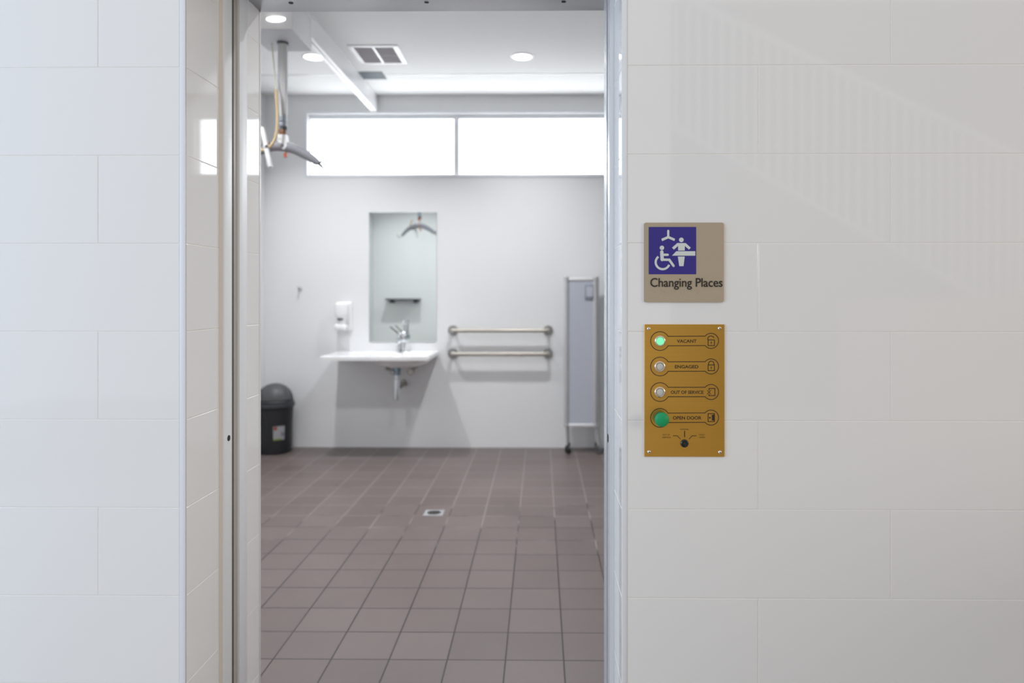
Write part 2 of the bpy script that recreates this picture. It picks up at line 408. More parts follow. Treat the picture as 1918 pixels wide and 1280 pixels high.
for a, b in ((gx[0], gx[1]), (gx[2], gx[3]), (gx[4], gx[5])):
    o = nb(); box(o, (a-.004, YB+.062, gb-.004), (b+.004, YB+.07, gt+.004)); obj('window_pane', o, M['window'], W)

# ------------------------------------------------------------------ ceiling fittings
def downlight(x, y, label):
    t = thing('downlight', (x, y, ZC), label, 'ceiling light', 'recessed ceiling downlights')
    o = nb(); lathe(o, [(.062, .0), (.064, -.005), (.078, -.004), (.082, .0)], Matrix.Translation((x, y, ZC)), 40); obj('trim_ring', o, M['white_plastic'], t, 40)
    o = nb(); cyl(o, (x, y, ZC-.003), (x, y, ZC+.0005), .066, seg=40); obj('lens', o, M['lamp'], t)
    l = bpy.data.lights.new('downlight_lamp', 'AREA'); l.shape = 'DISK'; l.size = .11; l.energy = 16; l.color = (.97, .98, 1); l.spread = math.radians(125)
    lo = bpy.data.objects.new('downlight_lamp', l); C.objects.link(lo); lo.parent = t; lo.location = (0, 0, -.012)
    return t
p1 = at(978, 106, (ZC-CAMZ)*F/(CY-106)); p2 = at(587, 105, (ZC-CAMZ)*F/(CY-105))
downlight(p1.x, p1.y, 'round lit ceiling downlight right of the square vent')
downlight(p2.x, p2.y, 'round lit ceiling downlight beside the white hoist track')
downlight(p1.x, 1.34, 'round lit ceiling downlight nearer the doorway on the right')
downlight(p2.x, 1.34, 'round lit ceiling downlight nearer the doorway on the left')

dn, df = (ZC-CAMZ)*F/(CY-83), (ZC-CAMZ)*F/(CY-119)
a = at(649, 83, dn); b = at(744, 83, dn); c_ = at(761, 119, df)
v = thing('ceiling_vent', ((a.x+b.x)/2, (a.y+c_.y)/2, ZC), 'square white-framed ceiling exhaust vent with grey louvres beside the hoist track', 'vent')
x0, x1, y0, y1 = a.x, b.x, a.y, c_.y; bw = .035
o = nb(); z0 = ZC-.005
box(o, (x0, y0, z0), (x1, y0+bw, ZC), .001); box(o, (x0, y1-bw, z0), (x1, y1, ZC), .001); box(o, (x0, y0+bw, z0), (x0+bw, y1-bw, ZC)); box(o, (x1-bw, y0+bw, z0), (x1, y1-bw, ZC))
xm = (x0+x1)/2; box(o, (xm-.008, y0+bw, z0-.001), (xm+.008, y1-bw, ZC))
obj('vent_frame', o, M['white_plastic'], v, 40)
o = nb(); box(o, (x0+bw, y0+bw, ZC-.002), (x1-bw, y1-bw, ZC))
for k in range(18):
    yy = y0+bw+.006+k*(y1-y0-2*bw-.012)/17
    box(o, (x0+bw, yy-.0025, ZC-.004), (x1-bw, yy+.0025, ZC-.001))
box(o, (x0+bw, (y0+y1)/2-.006, ZC-.005), (x1-bw, (y0+y1)/2+.006, ZC-.001))
obj('louvres', o, M['vent_grille'], v)

# slot beside the track and the slim cross rail on the ceiling
dn, df = (ZC-CAMZ)*F/(CY-133), (ZC-CAMZ)*F/(CY-147)
a = at(676, 133, dn); b = at(715, 133, dn); c_ = at(715, 147, df)
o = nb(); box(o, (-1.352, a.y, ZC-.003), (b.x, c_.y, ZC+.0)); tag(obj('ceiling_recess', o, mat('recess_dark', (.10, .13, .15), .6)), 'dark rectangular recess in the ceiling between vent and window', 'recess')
yy = (ZC-CAMZ)*F/(CY-139)+CAMY
o = nb(); box(o, (b.x+.004, yy-.012, ZC-.003), (XR, yy+.012, ZC)); box(o, (XL, yy-.012, ZC-.003), (-1.41, yy+.012, ZC))
struct(obj('trim_5', o, M['white_plastic'], smooth=40))

# hoist track: deep white rail with a slot along its underside
XT = -1.372; zt = 2.775
t = thing('hoist_track', (XT, 3.0, ZC), 'long white ceiling hoist rail running back to the window wall', 'rail')
o = nb()
box(o, (XT-.024, YI+.05, zt), (XT-.0035, YB-.03, ZC)); box(o, (XT+.0035, YI+.05, zt), (XT+.024, YB-.03, ZC)); box(o, (XT-.01, YI+.05, zt+.03), (XT+.01, YB-.03, ZC))
obj('rail', o, M['white_plastic'], t)
o = nb(); box(o, (XT-.0036, YI+.06, zt+.004), (XT+.0036, YB-.04, zt+.01)); obj('rail_slot', o, M['black'], t)
o = nb(); box(o, (XT-.027, YB-.032, zt-.004), (XT+.027, YB-.022, ZC), .002); obj('end_cap', o, M['white_plastic'], t, 40)

# ceiling hoist
XH = -1.358; DH = 3.75; YH = DH+CAMY
H = thing('ceiling_hoist', (XH, YH, 2.594), 'ceiling patient hoist with grey column and curved spreader bar hanging under the white rail', 'hoist')
hx0, hx1, hy0, hy1 = -1.49, -1.253, 3.58+CAMY, 3.89+CAMY
o = nb(); box(o, (hx0, hy0, 2.60), (hx1, hy1, zt-.001), .006, 3); mh = obj('motor_housing', o, M['white_plastic'], H, 40)
o = nb(); box(o, (hx0+.003, hy0+.003, 2.592), (hx1-.003, hy1-.003, 2.6005)); bp = obj('base_plate', o, M['grey_plate'], H)
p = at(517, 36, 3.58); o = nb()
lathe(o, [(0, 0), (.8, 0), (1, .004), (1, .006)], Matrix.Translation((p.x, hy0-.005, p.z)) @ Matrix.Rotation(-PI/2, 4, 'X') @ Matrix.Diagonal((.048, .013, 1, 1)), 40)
obj('glow_oval', o, M['lamp'], mh, 40)  # emissive oval standing in for a bright reflection on the housing front
def zz(py, d=DH): return CAMZ+(CY-py)/F*d
def xx(px, d=DH): return at(px, 300, d).x
cx = xx(529.5)
o = nb(); cyl(o, (cx, YH, zz(81)), (cx, YH, zz(75)-.0), .029, seg=24); obj('collar', o, M['dark_grey'], H, 40)
o = nb(); box(o, (cx-.021, YH-.018, zz(214)), (cx+.021, YH+.018, 2.5925), .005); cyl(o, (cx, YH, zz(218)), (cx, YH, zz(100)), .02, seg=20)
obj('lifting_column', o, M['grey_column'], H, 40)
o = nb(); box(o, (cx-.019, YH-.017, zz(227)), (cx+.019, YH+.017, zz(214)), .004); box(o, (cx-.018, YH-.016, zz(236)), (cx+.018, YH+.016, zz(228)), .004); obj('column_foot', o, M['blue_grey'], H, 40)
o = nb(); cyl(o, (cx, YH, zz(243)), (cx, YH, zz(235)), .013, seg=16); cyl(o, (cx+.018, YH-.004, zz(243)), (cx+.018, YH-.004, zz(236)), .007, seg=12); obj('coupling', o, M['dark_grey'], H, 40)
o = nb(); box(o, (cx-.016, YH-.014, zz(253)), (cx+.017, YH+.014, zz(242)), .003); obj('strap_clip', o, M['brown'], H, 40)
# hook block, wedge shaped
o = nb(); prismY(o, [(cx-.024, zz(252)), (cx+.024, zz(252)), (cx+.028, zz(274)), (cx+.016, zz(280)), (cx+.006, zz(281)), (cx-.018, zz(268))], YH-.020, YH+.020)
bmesh.ops.bevel(o, geom=list(o.edges), offset=.002, segments=2, affect='EDGES')
hb = obj('hook_block', o, M['white_plastic'], H, 40)
o = nb(); box(o, (cx-.019, YH-.0215, zz(262)), (cx-.002, YH-.0198, zz(259))); obj('printed_mark', o, M['grey_column'], hb)
# spreader bar, arching
pl = [(458, 312), (480, 290), (500, 278), (522, 273), (545, 276), (565, 285), (583, 296), (592, 303)]
o = nb(); P = [Vector((xx(x), YH+((x-525)*.0006), zz(y))) for x, y in pl]
tube(o, P, lambda t: (.013+.013*math.sin(PI*t)**.7, .013+.012*math.sin(PI*t)**.7), 20, 8)
sb = obj('spreader_bar', o, M['spreader'], H, 60)
o = nb(); tube(o, [P[-1]+Vector((-.006, 0, .006)), (xx(603), YH+.045, zz(314))], lambda t: .0085-.004*t, 12); obj('bar_tip', o, M['dark_grey'], sb, 40)
e = P[-1]+Vector((0, 0, .002)); wire = mat('hook_wire', (.16, .16, .17), .35, .5)
for k, (sy, L) in enumerate(((-1, .034), (1, .034))):
    o = nb(); tube(o, [e+Vector((.004, 0, -.002)), e+Vector((.026, sy*.02, .016)), e+Vector((.042, sy*.026, .016)), e+Vector((.046, sy*.02, .003)), e+Vector((.036, sy*.01, -.006)), e+Vector((.018, sy*.004, -.008))], .0032, 8, 5); obj('sling_hook', o, wire, sb, 60)
o = nb(); tube(o, [e+Vector((-.002, 0, .0)), e+Vector((-.02, -.012, -.008)), e+Vector((-.026, -.016, -.014))], .0026, 8, 4); obj('sling_hook', o, wire, sb, 60)
e2 = P[0]
o = nb(); tube(o, [e2, e2+Vector((-.03, 0, -.02)), e2+Vector((-.046, .01, -.01)), e2+Vector((-.04, .014, .012))], .003, 8, 5); obj('sling_hook', o, wire, sb, 60)
o = nb(); tube(o, [(cx+.004, YH+.024, zz(240)), (cx+.006, YH+.03, zz(262)), (cx+.010, YH+.026, zz(288))], (lambda t_: (.005, .004)), 10, 4); obj('strap', o, M['orange'], H, 60)
o = nb(); box(o, (cx+.008, YH-.008, zz(294)), (cx+.022, YH+.008, zz(286)), .002); obj('release_tab', o, M['orange'], sb, 40)
# handset and cords
yh = YH-.07; dh = DH-.07
def hp(x, y, dy=0): q_ = at(x, y, dh+dy); return q_
o = nb(); A_ = hp(491, 238); B_ = hp(507, 314); dv = (B_-A_).normalized(); L = (B_-A_).length
MM = Matrix.Translation(A_) @ dv.to_track_quat('Z', 'Y').to_matrix().to_4x4()
box(o, (-.013, -.011, 0), (.013, .011, L), .007, 3); o.transform(MM)
hs = obj('handset', o, M['white_plastic'], H, 40)
o = nb(); box(o, (-.010, -.0125, L*.55), (.010, .0125, L*.95), .003); o.transform(MM); obj('handset_keypad', o, mat('keypad_grey', (.62, .63, .65), .5), hs, 40)
o = nb(); tube(o, [hp(507, 57, .1), hp(510, 90, .08), hp(514, 130, .04), hp(517, 168)], .0035, 8, 6); obj('cord', o, mat('pale_cord', (.72, .68, .55), .5), H, 60)
o = nb(); tube(o, [hp(517, 168), hp(519, 200), hp(519.5, 235), hp(515, 260), hp(507, 273), hp(497, 280), hp(488, 281), hp(482, 276), hp(480, 262), hp(486, 246), hp(491, 240)], .0072, 12, 8); obj('handset_cable', o, M['cord'], H, 60)
o = nb(); cyl(o, hp(499, 275, -.014), hp(499, 275, .006), .009, seg=16); obj('cable_clip', o, M['dark_grey'], H, 40)

# ------------------------------------------------------------------ back-wall fittings
# mirror
a = at(691.5, 398, DB); b = at(818, 641, DB)
o = nb(); box(o, (a.x, YB-.006, b.z), (b.x, YB-.0002, a.z), .0008); m_ = obj('mirror', o, [M['mirror']])
tag(m_, 'tall frameless rectangular mirror on the wall above the white basin', 'mirror')
# soap dispenser
a = at(626, 566, DB-.1); b = at(655, 620, DB-.1); X0, X1, ZB, ZTp = a.x, a.x+.118, b.z, a.z
t = thing('soap_dispenser', ((X0+X1)/2, YB, ZB), 'white plastic soap dispenser on the wall left of the mirror', 'soap dispenser')
xc = (X0+X1)/2
o = nb(); box(o, (X0+.012, YB-.03, ZB), (X1+.006, YB, ZTp), .012, 3); obj('back_plate', o, M['white_plastic'], t, 40)
o = nb(); box(o, (X0, YB-.105, ZB+.115), (X1-.012, YB-.02, ZTp-.002), .026, 5); obj('cover', o, M['ceramic'], t, 60)
o = nb(); cyl(o, (xc-.006, YB-.07, ZB+.035), (xc-.006, YB-.07, ZB+.125), .034, .05, 28); obj('soap_bottle', o, mat('translucent_white', (.8, .81, .83), .2), t, 40)
o = nb(); box(o, (xc-.03, YB-.118, ZB+.085), (xc+.016, YB-.09, ZB+.105), .006, 3); obj('nozzle', o, M['dark_grey'], t, 40)
o = nb(); box(o, (X0+.001, YB-.11, ZB+.005), (X1-.02, YB-.03, ZB+.055), .018, 4); obj('push_bar', o, M['ceramic'], t, 60)
# robe hook
p = at(562, 541, DB)
t = thing('robe_hook', (p.x, YB, p.z), 'small steel robe hook alone on the wall near the left corner', 'hook')
o = nb(); cyl(o, (p.x, YB, p.z), (p.x, YB-.008, p.z), .017, seg=24, bev=.002); obj('wall_plate', o, M['alu'], t, 40)
o = nb(); tube(o, [(p.x, YB-.006, p.z), (p.x, YB-.03, p.z-.004), (p.x+.002, YB-.045, p.z+.004), (p.x+.003, YB-.05, p.z+.018)], .0055, 12, 5)
tube(o, [(p.x, YB-.006, p.z), (p.x, YB-.022, p.z-.016), (p.x, YB-.032, p.z-.028), (p.x, YB-.042, p.z-.024)], .005, 12, 5); obj('hook', o, M['alu'], t, 60)

# basin
DF = DB-.50
bl = at(601, 672, DF).x; brr = at(803.5, 672, DF).x; zt_ = at(700, 658, DB).z; tl, tr = at(632, 658, DB).x, at(820, 658, DB).x
bl = (bl+tl)/2; brr = (brr+tr)/2
t = thing('wash_basin', ((bl+brr)/2, YB, zt_-.1), 'wide white wall-hung wash basin with a flat left counter below the mirror', 'basin')
bx, by = at(752, 680, DB-.27).x, YB-.27
rx, ry = .225, .165
o = nb()
# top slab with a sunk oval bowl
yf = YB-.50; thk = .034; nseg = 64
def slab_pt(k):
    a_ = 2*PI*k/nseg; c, s = math.cos(a_), math.sin(a_)
    # ray from bowl centre to rounded rectangle
    ts = []
    if c > 1e-9: ts.append((brr-bx)/c)
    if c < -1e-9: ts.append((bl-bx)/c)
    if s > 1e-9: ts.append((YB-by)/s)
    if s < -1e-9: ts.append((yf-by)/s)
    tt = min(ts); return Vector((bx+c*tt, by+s*tt, 0))
angs = [2*PI*k/nseg for k in range(nseg)]
for cxn, cyn in ((brr, YB), (bl, YB), (bl, yf), (brr, yf)):
    a_ = math.atan2(cyn-by, cxn-bx) % (2*PI); i = min(range(nseg), key=lambda k: abs(angs[k]-a_)); angs[i] = a_
def ray(a_):
    c, s = math.cos(a_), math.sin(a_); ts = []
    if c > 1e-9: ts.append((brr-bx)/c)
    if c < -1e-9: ts.append((bl-bx)/c)
    if s > 1e-9: ts.append((YB-by)/s)
    if s < -1e-9: ts.append((yf-by)/s)
    tt = min(ts); return bx+c*tt, by+s*tt
loops = []
def loop(fn): loops.append([o.verts.new(fn(a_)) for a_ in angs])
loop(lambda a_: (*ray(a_), zt_-thk))
loop(lambda a_: (*ray(a_), zt_-.006))
loop(lambda a_: (ray(a_)[0]-.006*(1 if ray(a_)[0] > bx else -1)*(abs(ray(a_)[0]-brr) < .01 or abs(ray(a_)[0]-bl) < .01), ray(a_)[1]+.006*(ray(a_)[1] < yf+.01), zt_))
for s_, dz in ((1.04, 0), (1.0, -.004), (.95, -.02), (.85, -.055), (.65, -.078), (.35, -.088), (.1, -.09)):
    loop(lambda a_, s_=s_, dz=dz: (bx+rx*s_*math.cos(a_), by+ry*s_*math.sin(a_)-.0, zt_+dz))
for A, B in zip(loops, loops[1:]):
    for k in range(nseg): j = (k+1) % nseg; o.faces.new((A[k], A[j], B[j], B[k]))
o.faces.new(loops[-1])
# underside
under = [[o.verts.new((bx+(rx+.012)*s_*math.cos(a_), by+(ry+.01)*s_*math.sin(a_), zt_+dz)) for a_ in angs] for s_, dz in ((1.0, -thk), (.93, -.055), (.75, -.085), (.5, -.103), (.2, -.110))]
prev = loops[0]
for B in under:
    for k in range(nseg): j = (k+1) % nseg; o.faces.new((prev[j], prev[k], B[k], B[j]))
    prev = B
o.faces.new(prev)
obj('basin_top', o, M['ceramic'], t, 35)
# waste, trap, valves (all chrome below the bowl)
wx = at(743, 700, by-CAMY).x; zb = zt_-.110
o = nb(); cyl(o, (wx, by, at(743, 703, by-CAMY).z), (wx, by, zb+.01), .03, seg=24); obj('waste_fitting', o, mat('blue_grey_chrome', (.28, .36, .42), .25, .8), t, 40)
o = nb(); d0 = by-CAMY; cyl(o, (wx, by, at(743, 749, d0).z), (wx, by, at(743, 709, d0).z), .024, seg=24, bev=.004); cyl(o, (wx, by, at(743, 711, d0).z), (wx, by, at(743, 702, d0).z), .016, seg=20)
cyl(o, (wx, by, at(743, 722, d0).z), (wx, by, at(743, 719, d0).z), .027, seg=24); obj('bottle_trap', o, M['chrome'], t, 40)
zo = at(755, 721, DB-.1).z; xo = at(756, 721, DB).x
o = nb(); tube(o, [(wx, by, zo), ((wx+xo)/2, by+.03, zo), (xo, by+.09, zo), (xo, YB, zo)], .014, 14, 6); cyl(o, (xo, YB-.012, zo), (xo, YB, zo), .03, seg=24); cyl(o, (xo, by+.07, zo), (xo, by+.11, zo), .024, seg=24); obj('outlet_pipe', o, M['chrome_dull'], t, 40)
for (vx, vy), (ex, ey), R_ in (((735.5, 698), (726, 690), .017), ((769, 697), (789, 680), .026)):
    pv = at(vx, vy, d0-.03); pe = at(ex, ey, DB); 
    o = nb(); tube(o, [pv, Vector((pv.x*.5+pe.x*.5, YB-.10, pe.z*.6+pv.z*.4)), (pe.x, YB-.03, pe.z), (pe.x, YB, pe.z)], .011, 12, 6)
    cyl(o, pv+Vector((0, -.012, 0)), pv+Vector((0, .03, 0)), R_, seg=20, bev=.004)
    cyl(o, (pe.x, YB-.01, pe.z), (pe.x, YB, pe.z), .022, seg=20)
    obj('valve', o, M['chrome_dull'], t, 40)
# overflow / small mark on the deck
p = at(796, 663, DB-.2)
o = nb(); lathe(o, [(0, 0.0012), (.014, .0012), (.016, 0)], Matrix.Translation((p.x, YB-.2, zt_)) @ Matrix.Diagonal((1.3, .8, 1, 1)), 20); obj('deck_plug', o, M['chrome_dull'], t, 40)

# mixer tap
DT = DB-.09; q = lambda x, y: at(x, y, DT)
bx_ = q(748.5, 640).x
t = thing('mixer_tap', (bx_, CAMY+DT, zt_), 'chrome lever mixer tap standing at the back of the white basin', 'tap')
y_ = CAMY+DT
o = nb(); lathe(o, [(0, 0), (.026, 0), (.026, .006), (.022, .012), (.021, .085), (.026, .10), (.026, .135), (.020, .15), (.008, .158), (0, .158)], Matrix.Translation((bx_, y_, zt_-.0005)), 28)
tube(o, [(bx_, y_, zt_+.09), (bx_, y_-.06, zt_+.10), (bx_, y_-.12, zt_+.092), (bx_, y_-.135, zt_+.075)], lambda t_: .015-.003*t_, 16, 6); obj('body', o, M['chrome'], t, 40)
pa, pb = q(746, 624), q(732, 612)
o = nb(); tube(o, [Vector((bx_, y_, pa.z-.01)), Vector((pa.x-.004, y_-.005, pa.z)), Vector((pb.x, y_-.03, pb.z))], lambda t_: (.010-.003*t_, .007-.002*t_), 12, 5); obj('lever', o, M['chrome_dull'], t, 60)
px_ = q(756.5, 620).x
o = nb(); cyl(o, (px_, y_+.015, zt_), (px_, y_+.015, q(756, 606).z), .009, seg=18); sphere(o, (px_, y_+.015, q(756, 604).z), .017); cyl(o, (px_, y_+.015, q(756, 641).z), (px_, y_+.015, q(756, 628).z), .022, seg=20, bev=.003); sphere(o, (px_-.002, y_+.008, q(756, 624).z), .014)
obj('side_spray', o, M['chrome'], t, 60)

# grab rails
for k, (py, lab) in enumerate(((619, 'upper of the two horizontal steel grab rails right of the basin'), (662.5, 'lower of the two horizontal steel grab rails right of the basin'))):
    a = at(848, py, DB-.02); b = at(1026.5, py, DB-.02); z = a.z
    t = thing('grab_rail', ((a.x+b.x)/2, YB, z), lab, 'grab rail', 'grab rails on the back wall')
    o = nb(); yb = YB-.078; r = .0165
    pts = [(a.x, YB-.004, z), (a.x, yb+.03, z)]+[(a.x+.03*(1-math.cos(u)), yb+.03*(1-math.sin(u)), z) for u in (PI/8, PI/4, 3*PI/8)]+[(a.x+.03, yb, z), (b.x-.03, yb, z)]+[(b.x-.03*(1-math.cos(u)), yb+.03*(1-math.sin(u)), z) for u in (3*PI/8, PI/4, PI/8)]+[(b.x, yb+.03, z), (b.x, YB-.004, z)]
    tube(o, pts, r, 20); obj('bar', o, M['nickel'], t, 60)
    for X in (a.x, b.x):
        o = nb(); lathe(o, [(0, 0), (.041, 0), (.041, .006), (.036, .012), (.0, .012)], Matrix.Translation((X, YB-.0002, z)) @ Matrix.Rotation(PI/2, 4, 'X'), 32); obj('flange', o, M['flange'], t, 40)

# folded mobile screen
DSc = 5.66
f_ = lambda x, y, d=DSc: at(x, y, d)
x0, x1 = f_(1056.5, 600).x, f_(1119.5, 600).x; z0, z1 = f_(1088, 800).z, f_(1088, 518.5).z; yb = CAMY+DSc
t = thing('folding_screen', ((x0+x1)/2, yb+.08, 0), 'folded mobile privacy screen with lilac-grey panels standing on castors by the right side', 'folding screen')
pr = .019
for L_, (y_, dx) in enumerate(((yb, 0), (yb+.06, .012), (yb+.12, .022))):
    for X in ((x0+pr, x1-pr)):
        o = nb(); cyl(o, (X+dx, y_, z0), (X+dx, y_, z1), pr*(1 if L_ == 0 else .85), seg=24, bev=.003); obj('post', o, M['alu'], t, 40)
    o = nb(); box(o, (x0+2*pr+dx-.004, y_-.006, z0+.02), (x1-2*pr+dx+.004, y_+.006, z1-.025)); obj('panel', o, M['mauve'], t)
    for za, zb_ in ((z1-.03, z1-.006), (z0+.005, z0+.026)):
        o = nb(); box(o, (x0+2*pr-.004+dx, y_-.012, za), (x1-2*pr+.004+dx, y_+.012, zb_), .003); obj('cross_bar', o, M['white_plastic'], t, 40)
for X in (x0+pr, x1-pr):
    for zc in (z1-.012, z0+.012):
        o = nb(); cyl(o, (X, yb, zc-.012), (X, yb, zc+.013), pr+.003, seg=24, bev=.002); box(o, (X-.008, yb, zc-.01), (X+.03, yb+.125, zc+.01)); obj('hinge_cap', o, M['alu'], t, 40)
ha, hb_ = f_(1095, 533), f_(1112, 560)
o = nb(); box(o, (ha.x, yb-.016, hb_.z), (hb_.x, yb-.004, ha.z), .004); hh = obj('handle', o, mat('handle_grey', (.30, .33, .40), .5), t, 40)
o = nb(); box(o, (ha.x+.014, yb-.0175, hb_.z+.018), (hb_.x-.008, yb-.0155, ha.z-.02), .001); obj('grip_recess', o, M['mauve'], hh)
for X, cxp, Rr, yy in ((x0+pr, 1062.5, .026, yb+.0), (x1-pr, 1121, .032, yb-.01)):
    wxp = f_(cxp, 838, yy-CAMY).x
    o = nb(); tube(o, [(X, yb, z0+.01), (X+(wxp-X)*.3, yb, z0-.06), (wxp, yy, .07)], .009, 12); lg = obj('leg', o, M['alu'], t, 40)
    o = nb(); cyl(o, (wxp-.013, yy-.008, Rr), (wxp-.002, yy-.008, Rr), Rr, seg=28, bev=.004); cyl(o, (wxp+.002, yy-.008, Rr), (wxp+.013, yy-.008, Rr), Rr, seg=28, bev=.004)
    o.transform(Matrix.Translation((wxp, yy, 0)) @ Matrix.Rotation(.9, 4, 'Z') @ Matrix.Translation((-wxp, -yy, 0)))
    box(o, (wxp-.018, yy-.02, Rr), (wxp+.018, yy+.02, Rr+.035), .01, 3); obj('castor', o, M['dark_grey'] if cxp > 1100 else M['bin'], lg, 40)
for X in (x0+pr+.02, x1-pr+.02):
    yy = yb+.12
    o = nb(); cyl(o, (X, yy, .06), (X, yy, z0+.01), .009, seg=14); lg = obj('leg', o, M['alu'], t, 40)
    o = nb(); cyl(o, (X-.012, yy, .026), (X+.012, yy, .026), .026, seg=24, bev=.004); box(o, (X-.016, yy-.018, .028), (X+.016, yy+.018, .062), .008, 3); obj('castor', o, M['dark_grey'], lg, 40)

# waste bin
DBn = 5.70; cxn = at(515, 800, DBn).x; yn = CAMY+DBn
t = thing('waste_bin', (cxn, yn, 0), 'round black plastic waste bin with a domed grey push lid in the corner', 'bin')
o = nb(); k = Matrix.Translation((cxn, yn, 0))
lathe(o, [(0, 0), (.120, 0), (.128, .01), (.140, .30), (.143, .355), (.148, .36), (.148, .372), (.13, .372), (0, .37)], k, 48); bd = obj('bin_body', o, M['bin'], t, 35)
o = nb(); lathe(o, [(.135, .366), (.153, .370), (.155, .385), (.152, .40), (.143, .402), (.147, .412), (.143, .42), (.135, .42)], k, 48); obj('lid_rim', o, M['bin_lid'], t, 35)
o = nb(); nq = 12
lathe(o, [(.142*math.cos(u), .415+.135*math.sin(u)) for u in [i*PI/2/nq for i in range(nq+1)]][:-1]+[(0, .55)], k, 48); obj('lid_dome', o, M['bin_lid'], t, 60)
# push flap: lighter panel wrapped on the dome, facing the room
o = nb(); vv = []
for i in range(13):
    rr_ = []
    for j in range(15):
        az = math.radians(-128+118*i/12+ (0)); el = math.radians(6+76*j/14)
        az = math.radians(-69)+(math.radians(-128+118*i/12)-math.radians(-69))
        R_ = 1.022
        rr_.append(o.verts.new((cxn+.142*R_*math.cos(el)*math.cos(az), yn+.142*R_*math.cos(el)*math.sin(az), .415+.135*R_*math.sin(el))))
    vv.append(rr_)
for i in range(12):
    for j in range(14): o.faces.new((vv[i][j], vv[i+1][j], vv[i+1][j+1], vv[i][j+1]))
bmesh.ops.solidify(o, geom=list(o.faces), thickness=.0035)
obj('push_flap', o, M['bin_flap'], t, 60)
# sticker wrapped on the body
def patch(z0, z1, a0, a1, off, m, par, nm):
    o = nb(); cols = []
    for i in range(9):
        a_ = math.radians(a0+(a1-a0)*i/8); r = lambda z: .128+(.140-.128)*(z-.01)/.29+off
        cols.append([o.verts.new((cxn+r(z)*math.cos(a_), yn+r(z)*math.sin(a_), z)) for z in (z0, z1)])
    for A, B in zip(cols, cols[1:]): o.faces.new((A[0], B[0], B[1], A[1]))
    bmesh.ops.solidify(o, geom=list(o.faces), thickness=.0008)
    return obj(nm, o, m, par)
st = patch(.115, .225, -75, -38, .0015, M['sticker'], bd, 'sticker')
patch(.195, .222, -73, -63, .0026, M['red'], bd, 'sticker_red_mark'); patch(.116, .127, -74, -48, .0026, M['lime'], bd, 'sticker_lime_stripe'); patch(.145, .175, -50, -40, .0026, M['blue_grey'], bd, 'sticker_grey_mark')

# floor drain
d = CAMZ*F/(962-CY); p = at(813, 962, d)
t = thing('floor_drain', (p.x, p.y, 0), 'small square steel floor drain set in the brown tiles', 'drain')
o = nb(); 
box(o, (p.x-.056, p.y-.056, .0), (p.x+.056, p.y+.056, .0022), .001); obj('drain_frame', o, mat('drain_steel', (.34, .34, .35), .5, .3), t)
o = nb(); cyl(o, (p.x, p.y, .002), (p.x, p.y, .0034), .040, seg=32); g = obj('drain_grate', o, M['chrome_dull'], t, 40)
for i in range(-2, 3):
    L_ = (.033**2-(i*.012)**2)**.5
    o = nb(); box(o, (p.x-L_, p.y+i*.012-.003, .0032), (p.x+L_, p.y+i*.012+.003, .0038)); obj('drain_slot', o, M['black'], g)

# shelf on the room side of the front wall: seen in the mirror
DV = 2*DB-(YI-CAMY)
a = at(726, 560, DV); b = at(789, 564, DV)
t = thing('wall_shelf', ((a.x+b.x)/2, YI, a.z), 'dark metal shelf seen reflected in the mirror', 'shelf')
o = nb(); box(o, (a.x, YI, a.z-.02), (b.x, YI+.14, a.z+.004), .003); obj('shelf_board', o, M['dark_grey'], t, 40)
for X in (a.x+.07, b.x-.07):
    o = nb(); box(o, (X-.03, YI, a.z-.055), (X+.03, YI+.05, a.z-.018), .006); obj('bracket', o, M['dark_grey'], t, 40)

# ------------------------------------------------------------------ sign beside the door
def s5(cx_, cy_): q_ = at(1190+cx_*.1484, 400+cy_*.1484, 1.611); return (q_.x, q_.z)
def rrect(x0, z0, x1, z1, r, n=6):
    out = []
    for (cx_, cz_, a0) in ((x1-r, z1-r, 0), (x0+r, z1-r, 90), (x0+r, z0+r, 180), (x1-r, z0+r, 270)):
        for i in range(n+1):
            a_ = math.radians(a0+90*i/n); out.append((cx_+r*math.cos(a_), cz_+r*math.sin(a_)))
    return out
(ax, az), (bx2, bz) = s5(107, 118), s5(1113, 1121)
sg = thing('braille_sign', ((ax+bx2)/2, 0, bz), 'square beige plastic sign with a blue pictogram panel on the tiled wall', 'sign')
o = nb(); prismY(o, rrect(ax, bz, bx2, az, .005), -.0035, -.0002)
bmesh.ops.bevel(o, geom=[e for e in o.edges if all(v.co.y < -.003 for v in e.verts)], offset=.0008, segments=2, affect='EDGES'); bpz = obj('backing_plate', o, M['sign'], sg, 40)
(a1, b1), (a2, b2) = s5(166, 173), s5(762, 768)
o = nb(); prismY(o, rrect(a1, b2, a2, b1, .0008), -.0041, -.0034); bl_ = obj('pictogram_panel', o, M['blue'], sg)
K = .1484/F*1.611
Y1 = -.004; LAY = [0]
def Y0():
    LAY[0] = (LAY[0]+1) % 13
    return -.0045-.00007*LAY[0]
def disc(o, cx_, cy_, r, n=28): x, z = s5(cx_, cy_); prismY(o, [(x+r*K*math.cos(2*PI*i/n), z+r*K*math.sin(2*PI*i/n)) for i in range(n)], Y0(), Y1)
def line(o, pts, wd, cap=True):
    ribbon(o, [s5(*p_) for p_ in pts], wd*K, Y0(), Y1)
    if cap:
        for p_ in (pts[0], pts[-1]): disc(o, p_[0], p_[1], wd/2*.98, 16)
def poly(o, pts): prismY(o, [s5(*p_) for p_ in pts], Y0(), Y1)
o = nb(); line(o, [(411, 222), (411, 302)], 27); poly(o, [(398, 290), (424, 290), (497, 322), (488, 351), (411, 318), (334, 352), (324, 322)]); obj('hoist_symbol', o, M['pict'], bl_)
o = nb(); disc(o, 331, 436, 28)
line(o, [(330, 488), (334, 584)], 42); line(o, [(345, 524), (403, 524)], 30); line(o, [(334, 585), (424, 587), (478, 664)], 30)
